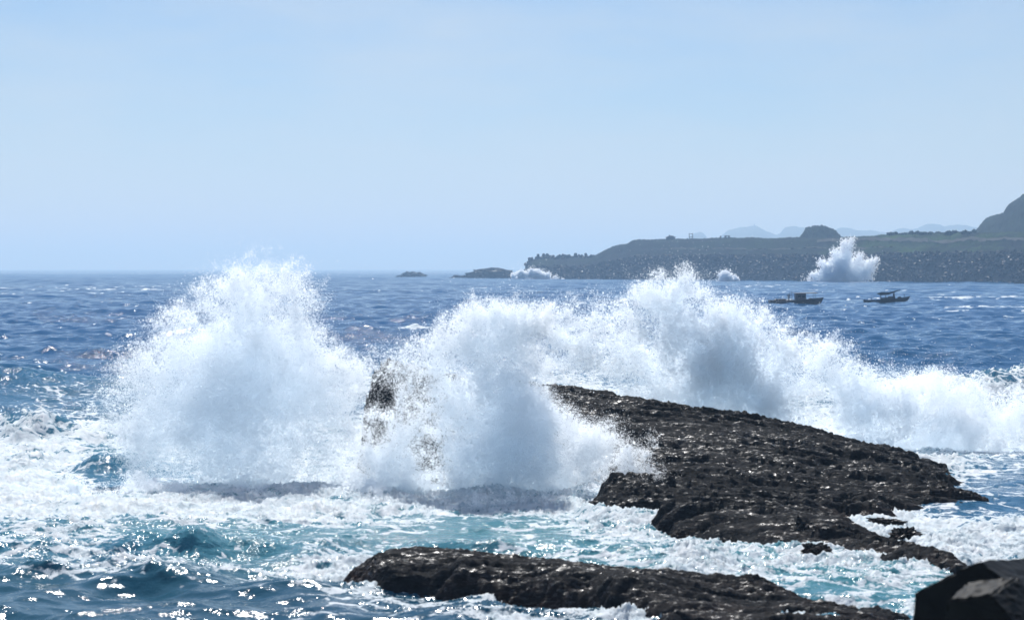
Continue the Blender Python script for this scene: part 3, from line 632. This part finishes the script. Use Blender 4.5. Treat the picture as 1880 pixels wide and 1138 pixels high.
# boat with a cabin
x, y = wpos(1460, 560.5, 0)
b1 = empty('fishing_boat', (x, y, sea_z(x, y) * .5 + .22), R(4)); b1.rotation_euler = (R(2), R(-1), R(4))
tag(b1, 'dark fishing boat with a boxy cabin and long flat roof, beside the spray', 'boat', 'small fishing boats off the headland')
u = y / F
bm_obj('hull', hull(96 * u, 2.6, .72, .5), M_HULL, b1)
cab = add('cabin', b1, M_CABIN, lambda bm: box(bm, .0, 19 * u, -.85, .85, .55, 2.05, .08))
add('window', cab, M_GLASS, lambda bm: box(bm, .35, .95, -.875, -.853, 1.3, 1.75))
add('window', cab, M_GLASS, lambda bm: box(bm, 1.15, 1.7, -.875, -.853, 1.3, 1.75))
add('roof', b1, M_TARP, lambda bm: box(bm, -.25, 41 * u, -1.0, 1.0, 2.053, 2.15, .02))
for px_, sx in ((3.7, -.9), (3.7, .9)):
    add('roof_post', b1, M_HULL, lambda bm, p=px_, s=sx: tube(bm, [(p, s, .5), (p, s, 2.05)], .035))
for k, (px_, hh) in enumerate(((-1.05, 2.25), (-.65, 2.45), (-1.5, 1.9))):
    add('mast', b1, M_HULL, lambda bm, p=px_, h=hh: (tube(bm, [(p, .2 * (k - 1), .5), (p, .2 * (k - 1), h)], .05)))
add('gunwale_rail', b1, M_HULL, lambda bm: [tube(bm, [(-4.6, s, .78), (-2, s, .74), (1, s, .74), (3.5, s * .9, .9)], .06) for s in (-1.2, 1.2)])
add('winch', b1, M_HULL, lambda bm: (box(bm, 2.7, 3.2, -.5, .4, .55, 1.15, .1), tube(bm, [(2.95, -.8, 1.0), (2.95, .8, 1.0)], .16)))
add('net_heap', b1, M_TARP, lambda bm: [bmesh.ops.create_icosphere(bm, subdivisions=2, radius=.42, matrix=Matrix.Translation((cx, .15, .8)) @ Matrix.Diagonal((1.2, 1, .8, 1))) for cx in (-3.6, -2.9, -2.2)], True)
person((x - 1.25, y - .3, sea_z(x, y) * .5 + .72), 'person in dark clothes standing beside the cabin of the boxy boat', 1.6, R(100))

# boat with an awning
x, y = wpos(1626, 557.5, 0)
b2 = empty('fishing_boat', (x, y, sea_z(x, y) * .5 + .25)); b2.rotation_euler = (R(-2), R(-2.5), R(-6))
tag(b2, 'dark open fishing boat under a sloping awning on thin posts, farther right', 'boat', 'small fishing boats off the headland')
u = y / F
bm_obj('hull', hull(80 * u, 2.2, .55, .45), M_HULL, b2)
def awn(bm):
    secs = []
    for t in np.linspace(0, 1, 7):
        xx = -1.6 + 4.6 * t; z = 1.85 + .42 * t + .12 * math.sin(t * 9)
        th = .55 * (1 - t) ** .7 * (t > .02) + .1
        secs.append([(xx, -1, z + .0), (xx, 1, z + .0), (xx, .95, z - th), (xx, -.95, z - th)])
    loft(bm, secs)
add('awning', b2, M_TARP, awn)
for px_ in (-.95, .05, 1.75):
    for s in (-.85, .85):
        add('awning_post', b2, M_HULL, lambda bm, p=px_, s=s: tube(bm, [(p, s, .4), (p, s, 2.0)], .04))
add('engine_box', b2, M_CABIN, lambda bm: (box(bm, -1.0, .5, -.7, .7, .3, .95, .08), box(bm, .5, 1.9, -.6, .6, .3, 1.15, .08)))
add('bow_post', b2, M_HULL, lambda bm: tube(bm, [(3.7, 0, .7), (3.72, 0, 1.5)], .06))
add('stern_post', b2, M_HULL, lambda bm: tube(bm, [(-2.75, .3, .4), (-2.75, .3, 1.15)], .05))
add('crate', b2, M_CABIN, lambda bm: box(bm, 2.4, 3.1, -.4, .4, .5, 1.0, .04))
person((x + 1.55, y - .2, sea_z(x, y) * .5 + .6), 'person in dark clothes standing at the rear post under the awning', 1.55, R(-60))

# ------------------------------------------------------------------ headland
M_LAND = None
def land_mat():
    m, t, out, n, L = new_mat('grassy_headland')
    b = n('ShaderNodeBsdfPrincipled', Roughness=.95); b.inputs['Specular IOR Level'].default_value = .03
    geo = n('ShaderNodeNewGeometry')
    n1 = n('ShaderNodeTexNoise', Scale=.035, Detail=8.0, Roughness=.65); L(geo.outputs['Position'], n1.inputs['Vector'])
    n2 = n('ShaderNodeTexNoise', Scale=.35, Detail=6.0, Roughness=.7); L(geo.outputs['Position'], n2.inputs['Vector'])
    r = n('ShaderNodeValToRGB'); e = r.color_ramp.elements
    e[0].position = .35; e[0].color = (.008, .012, .008, 1); e[1].position = .68; e[1].color = (.05, .095, .028, 1)
    L(n1.outputs['Fac'], r.inputs['Fac'])
    g = n('ShaderNodeAttribute', attribute_name='grass')
    mx = n('ShaderNodeMix', data_type='RGBA'); mx.inputs[6].default_value = (.013, .016, .022, 1); L(r.outputs[0], mx.inputs[7]); L(g.outputs['Fac'], mx.inputs[0])
    L(mx.outputs[2], b.inputs['Base Color'])
    bp = n('ShaderNodeBump', Strength=.8, Distance=1.2); L(n2.outputs['Fac'], bp.inputs['Height']); L(bp.outputs[0], b.inputs['Normal'])
    L(b.outputs[0], out.inputs['Surface']); return m
M_LAND = land_mat()

SH = np.array([(930,513.2),(965,513),(1090,513.5),(1300,515),(1450,516.5),(1600,518),(1750,519.5),(1880,521),(2100,523),(2400,525)], float)
def shore_D(px): return H * F / (np.interp(px, SH[:, 0], SH[:, 1]) - 493.0)
TOP = np.array([(955,506),(966,492),(975,479),(985,476),(1000,474),(1040,473),(1085,472),(1095,468),(1105,462),(1125,453),(1140,450.5),(1150,449),(1160,443),(1175,441.5),(1220,439.3),(1265,438.6),(1340,438.2),(1420,437),(1470,435.5),(1560,435),(1600,433),(1630,431),(1690,429.5),(1740,429.5),(1790,428),(1830,427),(1880,426),(2400,424)], float)
def terrain(Xp, T):
    Ds = shore_D(Xp); back = 150.0                     # metres from the shore line to the plateau edge
    ztop = H + (493 - np.interp(Xp, TOP[:, 0], TOP[:, 1])) / F * (Ds + back)
    D = Ds + T * back
    prof = np.interp(T, [-.06, 0, .16, .22, .48, .56, .74, .84, 1.0, 3.2], [-.15, 0, .50, .54, .58, .70, .74, .92, 1.0, 1.02])
    Z = ztop * prof; X = (Xp - 940) * D / F
    amp = .5 + .7 * (T < .2)
    Z = Z + amp * (samp2(N2A, X, D, 160.0) * .6 + samp2(N2B, X, D, 60.0) * .45) * sstep(-.02, .1, T)
    gul = samp2(N2A, X, D * .25, 420.0)                # gullies down the slopes
    Z = Z - 1.1 * np.clip(gul, 0, 2) * sstep(.45, .55, T) * sstep(1.0, .85, T)
    return X, D, Z
def build_headland():
    pxs = np.linspace(950, 2380, 620); t = np.concatenate([np.linspace(-.06, .45, 60), np.linspace(.46, 3.2, 90)])
    Xp, T = np.meshgrid(pxs, t)
    X, D, Z = terrain(Xp, T)
    Z = np.where(T < 0, -2.0 * (T < -.03), Z); Z = np.maximum(Z, -1.2)
    g = sstep(.24, .5, T + .05 * samp2(N2B, X, D, 90.0)) * (.35 + .65 * sstep(1480, 1750, Xp)) * (.75 + .35 * samp2(N2A, X, D, 260.0))
    V = np.stack([X, D, Z], -1).reshape(-1, 3)
    o = link('headland', grid_mesh('headland', V, len(t), len(pxs), True, {'grass': np.clip(g, 0, 1)}), M_LAND)
    tag(o, 'long flat topped headland with a green terrace behind the rubble shore', None, None, 'structure')
build_headland()
M_PATH = simple_mat('pale_dirt', (.10, .10, .09), .95, .4, .3, 0, spec=.05)
def path(x0, x1, t0, label):
    pxs = np.linspace(x0, x1, 90); q = np.linspace(0, .035, 4)
    Xp, Q = np.meshgrid(pxs, q); T = t0 + Q + .012 * np.sin(Xp * .021)
    X, D, Z = terrain(Xp, T); V = np.stack([X, D, Z + .5], -1).reshape(-1, 3)
    tag(link('path', grid_mesh('path', V, 4, 90), M_PATH), label, None, None, 'structure')
path(1130, 1330, .245, 'pale track above the tetrapod slope'); path(1215, 1640, .585, 'pale track along the upper terrace'); path(1500, 1950, .80, 'pale track under the green plateau edge')

def profile_hill(name, label, prof, D, depth, mat, kind='structure', grass=.6, rough=1.0, base=0.0, nx=220, cat=None):
    prof = np.array(prof, float)
    xs = np.linspace(prof[0, 0], prof[-1, 0], nx); v = np.linspace(-1, 1, 61)
    Xp, Vv = np.meshgrid(xs, v)
    Y = D + Vv * depth; X = (Xp - 940) * Y / F
    zt = H + (493 - np.interp(Xp, prof[:, 0], prof[:, 1])) / F * D
    zt = zt + rough * (samp2(N2B, X, X * 0 + 3, 700.0 * D / 4000) * .01 * D * .05)
    sh = np.clip(1 - np.abs(Vv) ** 1.6, 0, 1)
    Z = base + np.maximum(zt - base, 0) * sh ** .7
    Z = Z + rough * (samp2(N2A, X, Y, depth * 1.2) * .05 + samp2(N2B, X, Y, depth * .5) * .025) * (zt - base) * sstep(0, .4, sh) * sstep(.05, .6, np.abs(Vv))
    Vt = np.stack([X, Y, Z], -1).reshape(-1, 3)
    o = link(name, grid_mesh(name, Vt, 61, nx, True, {'grass': np.full(Xp.shape, grass)}), mat)
    tag(o, label, cat, None, kind); return o

profile_hill('hill', 'steep dark hill rising at the right edge behind the headland',
             [(1755,432),(1775,428.5),(1790,426),(1797,419),(1803,412),(1811,405),(1822,401),(1834,397),(1842,394),(1846,386),(1852,378),(1862,371),(1872,364),(1880,358),(1900,344),(1930,333),(1975,322),(2030,318),(2100,325),(2200,345),(2300,400),(2350,440)], 1480, 190, M_LAND, grass=.25, base=18)
profile_hill('mesa', 'flat topped rocky knoll standing on the headland',
             [(1460,436),(1466,433.5),(1473,428),(1479,416),(1484,414.5),(1492,413.6),(1500,414.2),(1509,413.8),(1518,414.6),(1528,417.5),(1535,422),(1540,428),(1545,434),(1549,437)], 1430, 26, M_LAND, grass=.3, base=24, nx=120)
M_MTN = simple_mat('far_forest', (.05, .075, .04), .9, .4, .004, 0)
profile_hill('mountains', 'row of pale blue far mountains behind the headland',
             [(1255,445),(1270,432),(1278,428),(1286,426.5),(1292,429),(1300,440),(1318,440),(1330,430),(1338,424),(1350,420.5),(1365,418),(1380,415.5),(1390,415.5),(1400,420),(1410,426),(1425,431),(1432,428),(1440,419),(1450,415.5),(1462,415),(1475,417),(1490,418),(1510,421),(1530,423),(1545,417.5),(1556,418.5),(1570,422),(1585,424),(1598,422.5),(1612,425),(1630,428),(1645,421),(1658,419),(1668,421),(1685,419),(1697,413),(1705,410.5),(1715,410),(1726,411),(1734,415),(1745,413.5),(1757,412.5),(1775,414),(1790,418),(1830,422),(1900,415),(2000,418),(2100,412),(2250,424),(2350,436)], 6500, 800, M_MTN, rough=.4, nx=420)

# concrete tetrapods of the sea wall
def tetra_mesh(name, r0, r1, L, sides=8, bev=0.0, rot=None):
    bm = bmesh.new()
    dirs = [Vector((0, 0, 1))] + [Vector((math.cos(a) * .943, math.sin(a) * .943, -.333)) for a in (0, 2.094, 4.189)]
    for d in dirs:
        a = d.orthogonal().normalized(); b = d.cross(a)
        rings = []
        for s, rr in ((0, r0), (L * .96, r1), (L, r1 * .86)):
            rings.append([bm.verts.new(d * s + (a * math.cos(2 * math.pi * k / sides) + b * math.sin(2 * math.pi * k / sides)) * rr) for k in range(sides)])
        for i in range(2):
            for k in range(sides): bm.faces.new((rings[i][k], rings[i][(k + 1) % sides], rings[i + 1][(k + 1) % sides], rings[i + 1][k]))
        bm.faces.new(rings[0][::-1]); bm.faces.new(rings[2])
    me = bpy.data.meshes.new(name); bm.to_mesh(me); bm.free(); return me
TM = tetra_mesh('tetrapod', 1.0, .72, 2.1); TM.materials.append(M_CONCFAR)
tr = np.random.default_rng(9)
TG = 'concrete tetrapods heaped along the far shore'
def far_tetra(px, D, z, s, label):
    o = link('tetrapod', TM, None, None, ((px - 940) * D / F, D, z)); o.scale = (s, s, s)
    o.rotation_euler = tuple(tr.uniform(0, 6.28, 3))
    where = 'at the outer end of the breakwater' if px < 1090 else ('left of the tall far spray' if px < 1480 else ('under the tall far spray' if px < 1610 else 'right of the tall far spray'))
    tag(o, label + ' ' + where, 'tetrapod', 'concrete tetrapods heaped on the far shore ' + where); return o
for px in np.arange(968, 1092, 5.2):                # skyline of the breakwater
    D = float(shore_D(px)) + 150 + tr.uniform(-6, 6); py = np.interp(px, TOP[:, 0], TOP[:, 1]) + tr.uniform(-2.5, 2.5)
    far_tetra(px + tr.uniform(-2, 2), D, H + (493 - py) / F * D, tr.uniform(1.0, 1.5), 'grey tetrapod standing up on the skyline')
n = 0
while n < 235:
    px = tr.uniform(970, 1890); t_ = tr.uniform(0, .2) ; D = float(shore_D(px)) + t_ * 150
    zt = H + (493 - np.interp(px, TOP[:, 0], TOP[:, 1])) / F * (float(shore_D(px)) + 150)
    z = zt * np.interp(t_, [0, .16, .22], [0, .5, .54])
    if px > 1700 and tr.random() < .45: continue
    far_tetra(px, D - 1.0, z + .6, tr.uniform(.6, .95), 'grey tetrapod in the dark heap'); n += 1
# the rest of the heap, past what can be told apart
bv = np.array([v.co[:] for v in TM.vertices]); bf = [list(p.vertices) for p in TM.polygons]; VV = []; FF = []
for i in range(1500):
    px = tr.uniform(968, 2050); t_ = tr.uniform(-.01, .22); D = float(shore_D(px)) + t_ * 150
    zt = H + (493 - np.interp(px, TOP[:, 0], TOP[:, 1])) / F * (float(shore_D(px)) + 150)
    z = zt * np.interp(t_, [0, .16, .22], [0, .5, .54]); sc = tr.uniform(.6, .95)
    q = np.array(Matrix.Rotation(tr.uniform(0, 6.28), 3, 'X') @ Matrix.Rotation(tr.uniform(0, 6.28), 3, 'Y') @ Matrix.Rotation(tr.uniform(0, 6.28), 3, 'Z'))
    b0 = len(VV) * len(bv); VV.append(bv @ q.T * sc + np.array([(px - 940) * D / F, D - .5, z + .2])); FF += [[k + b0 for k in f] for f in bf]
me = bpy.data.meshes.new('tetrapod_heap'); me.from_pydata(np.concatenate(VV).tolist(), [], FF)
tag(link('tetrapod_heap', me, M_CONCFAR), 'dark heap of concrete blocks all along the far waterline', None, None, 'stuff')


# small things on the plateau
M_BLD = simple_mat('grey_render', (.12, .12, .13), .7, .3, 1, .1)
def top_at(px, dd=150):
    D = float(shore_D(px)) + dd; return (px - 940) * D / F, D, H + (493 - np.interp(px, TOP[:, 0], TOP[:, 1])) / F * D
x, y, z = top_at(1231)
h = empty('hut', (x, y, z - .6)); tag(h, 'low hut with a shallow gabled roof on the headland skyline, left of the frame tower', 'hut')
add('wall', h, M_BLD, lambda bm: box(bm, -3.0, 3.0, -2, 2, 0, 1.7))
def rf(bm):
    s = [[(-3.6, q, 1.7), (-1.2, q, 2.7), (.4, q, 3.0), (1.6, q, 2.7), (3.7, q, 1.75)] for q in (-2.3, 2.3)]; loft(bm, s)
add('roof', h, M_BLD, rf); add('vent', h, M_BLD, lambda bm: box(bm, -1.1, -.5, -.3, .3, 2.7, 3.5))
x, y, z = top_at(1268.5)
h = empty('lookout_frame', (x, y, z - .5)); tag(h, 'thin open frame tower with two cross bars on the headland skyline', 'frame tower')
for s in (-1.1, 1.1): add('post', h, M_BLD, lambda bm, s=s: tube(bm, [(s, 0, 0), (s, 0, 4.2)], .22))
for q in (1.9, 3.7): add('crossbar', h, M_BLD, lambda bm, q=q: tube(bm, [(-1.4, -.3, q), (1.4, -.3, q)], .2))
x, y, z = top_at(1323)
h = empty('sign_post', (x, y, z - .5)); tag(h, 'small signboard on a post on the headland skyline', 'sign')
add('post', h, M_BLD, lambda bm: tube(bm, [(0, 0, 0), (0, 0, 1.6)], .13)); add('board', h, M_BLD, lambda bm: box(bm, -.45, .45, -.36, -.18, 1.0, 2.3, .05))
x, y, z = top_at(1335)
h = empty('shelter', (x, y, z - .5)); tag(h, 'squat dark shelter with an opening on the headland skyline', 'shelter')
add('wall', h, M_BLD, lambda bm: (box(bm, -1.6, -.5, -1, 1, 0, 2.1), box(bm, .5, 1.6, -1, 1, 0, 2.1), box(bm, -.5, .5, -.2, 1, 0, .9)))
add('roof', h, M_BLD, lambda bm: box(bm, -1.8, 1.8, -1.2, 1.2, 2.103, 2.5, .1))
for i, px in enumerate((1134, 1137, 1140, 1143)):
    x, y, z = top_at(px); o = add('fence_post', None, M_BLD, lambda bm: tube(bm, [(0, 0, 0), (0, 0, 1.5)], .14)); o.location = (x, y, z - .4)
    tag(o, 'short fence post on the left shoulder of the headland', 'fence post', 'fence posts on the headland shoulder')
x, y, z = top_at(1385); D = 6500
bm = bmesh.new(); tube(bm, [P(1385, 418, D), P(1385, 411, D)], [2.2, 1.2]); tag(bm_obj('mast_tower', bm, M_BLD), 'faint mast on the top of the far mountain', 'mast')
M_BUSH = simple_mat('dark_scrub', (.018, .03, .012), .9, .5, .6, 0, spec=.05)
br = np.random.default_rng(21)
for i in range(26):
    px = 1632 + i * 6.2 + br.uniform(-2.5, 2.5); x, y, z = top_at(px, 150 + br.uniform(-8, 12)); hh = br.uniform(.7, 1.6)
    bm = bmesh.new()
    for k in range(3): bmesh.ops.create_icosphere(bm, subdivisions=1, radius=1, matrix=Matrix.Translation((br.uniform(-1.2, 1.2), br.uniform(-.8, .8), br.uniform(.1, .5) * hh)) @ Matrix.Diagonal((br.uniform(.7, 1.7), 1.0, hh * br.uniform(.6, 1), 1)))
    for v in bm.verts: v.co += Vector(br.normal(0, .13, 3))
    tag(bm_obj('shrub', bm, M_BUSH, None, (x, y, z)), 'low dark shrub on the green plateau skyline at the foot of the hill', 'shrub', 'shrubs on the plateau skyline')
# pale sea wall ramp at the right
M_PALE = simple_mat('pale_concrete', (.34, .34, .33), .8, .2, .2, .1)
def ramp(bm):
    pts = [(1733, 474), (1742, 480), (1750, 485), (1783, 484)]
    for a_, b_ in zip(pts[:-1], pts[1:]):
        D = 1175; p = P(*a_, D); q = P(*b_, D)
        d = Vector(q - p); nrm = Vector((0, -1, 0)); up = d.cross(nrm).normalized()
        if up.z < 0: up = -up
        v = [bm.verts.new(Vector(c) + up * s + Vector((0, k, 0))) for c in (p, q) for s in (-.35, .35) for k in (0, 5.0)]
        for f in ((0, 1, 3, 2), (4, 6, 7, 5), (0, 4, 5, 1), (2, 3, 7, 6), (0, 2, 6, 4), (1, 5, 7, 3)): bm.faces.new([v[i] for i in f])
bm = bmesh.new(); ramp(bm); tag(bm_obj('sea_wall', bm, M_PALE), 'pale concrete wall stepping down the green slope at the right', 'wall')

# ------------------------------------------------------------------ near tetrapods at the lower right
def armour_block(c, corner, D, tl, tu, label, L, taper, sides=6):
    """c: middle of the block's end face, corner: one of its corners (photo px); the block points at the viewer, turned tl to the left and tu up"""
    cc = Vector(P(*c, D)); cv = Vector(P(*corner, D)) - cc; r = cv.length
    view = (Vector((0, 0, H)) - cc).normalized()
    ax = (view + Vector((-tl, 0, tu))).normalized()
    v = (cv - ax * cv.dot(ax)).normalized(); w = ax.cross(v)
    bm = bmesh.new(); rings = []
    for s_, rr in ((-L, r + taper), (0, r)):
        rings.append([bm.verts.new(cc + ax * s_ + (v * math.cos(2 * math.pi * k / sides) + w * math.sin(2 * math.pi * k / sides)) * rr) for k in range(sides)])
    for k in range(sides): bm.faces.new((rings[0][k], rings[0][(k + 1) % sides], rings[1][(k + 1) % sides], rings[1][k]))
    bm.faces.new(rings[0][::-1]); bm.faces.new(rings[1])
    bmesh.ops.bevel(bm, geom=list(bm.edges), offset=.028, segments=2, affect='EDGES')
    bmesh.ops.subdivide_edges(bm, edges=[e for e in bm.edges if e.calc_length() > .3], cuts=9, use_grid_fill=True)
    co = np.array([q.co[:] for q in bm.verts]); dn = .010 * samp3(N3B, co[:, 0], co[:, 1], co[:, 2], 2.2) + .006 * samp3(N3A, co[:, 0], co[:, 1], co[:, 2], 3.0)
    bm.normal_update()
    for q, d in zip(list(bm.verts), dn): q.co += q.normal * float(d)
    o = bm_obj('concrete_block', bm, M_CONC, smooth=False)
    tag(o, label, 'concrete block', 'armour blocks on the near shore'); return o
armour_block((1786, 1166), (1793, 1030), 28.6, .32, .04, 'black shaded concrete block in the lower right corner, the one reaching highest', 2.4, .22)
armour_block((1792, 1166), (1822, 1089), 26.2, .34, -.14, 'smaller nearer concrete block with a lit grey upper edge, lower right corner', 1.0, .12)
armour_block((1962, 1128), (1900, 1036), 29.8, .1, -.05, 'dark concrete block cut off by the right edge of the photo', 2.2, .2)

# ------------------------------------------------------------------ haze
def haze():
    m, t, out, n, L = new_mat('haze')
    v = n('ShaderNodeVolumePrincipled'); v.inputs['Density'].default_value = 2.8e-4; v.inputs['Absorption Color'].default_value = (.35, .35, .35, 1)
    v.inputs['Color'].default_value = (.42, .64, .89, 1); v.inputs['Anisotropy'].default_value = .3
    L(v.outputs[0], out.inputs['Volume'])
    bm = bmesh.new(); box(bm, -10200, 10200, -60, 31500, -3.3, 200)
    o = bm_obj('haze', bm, m); tag(o, None, None, None, 'stuff')
haze()
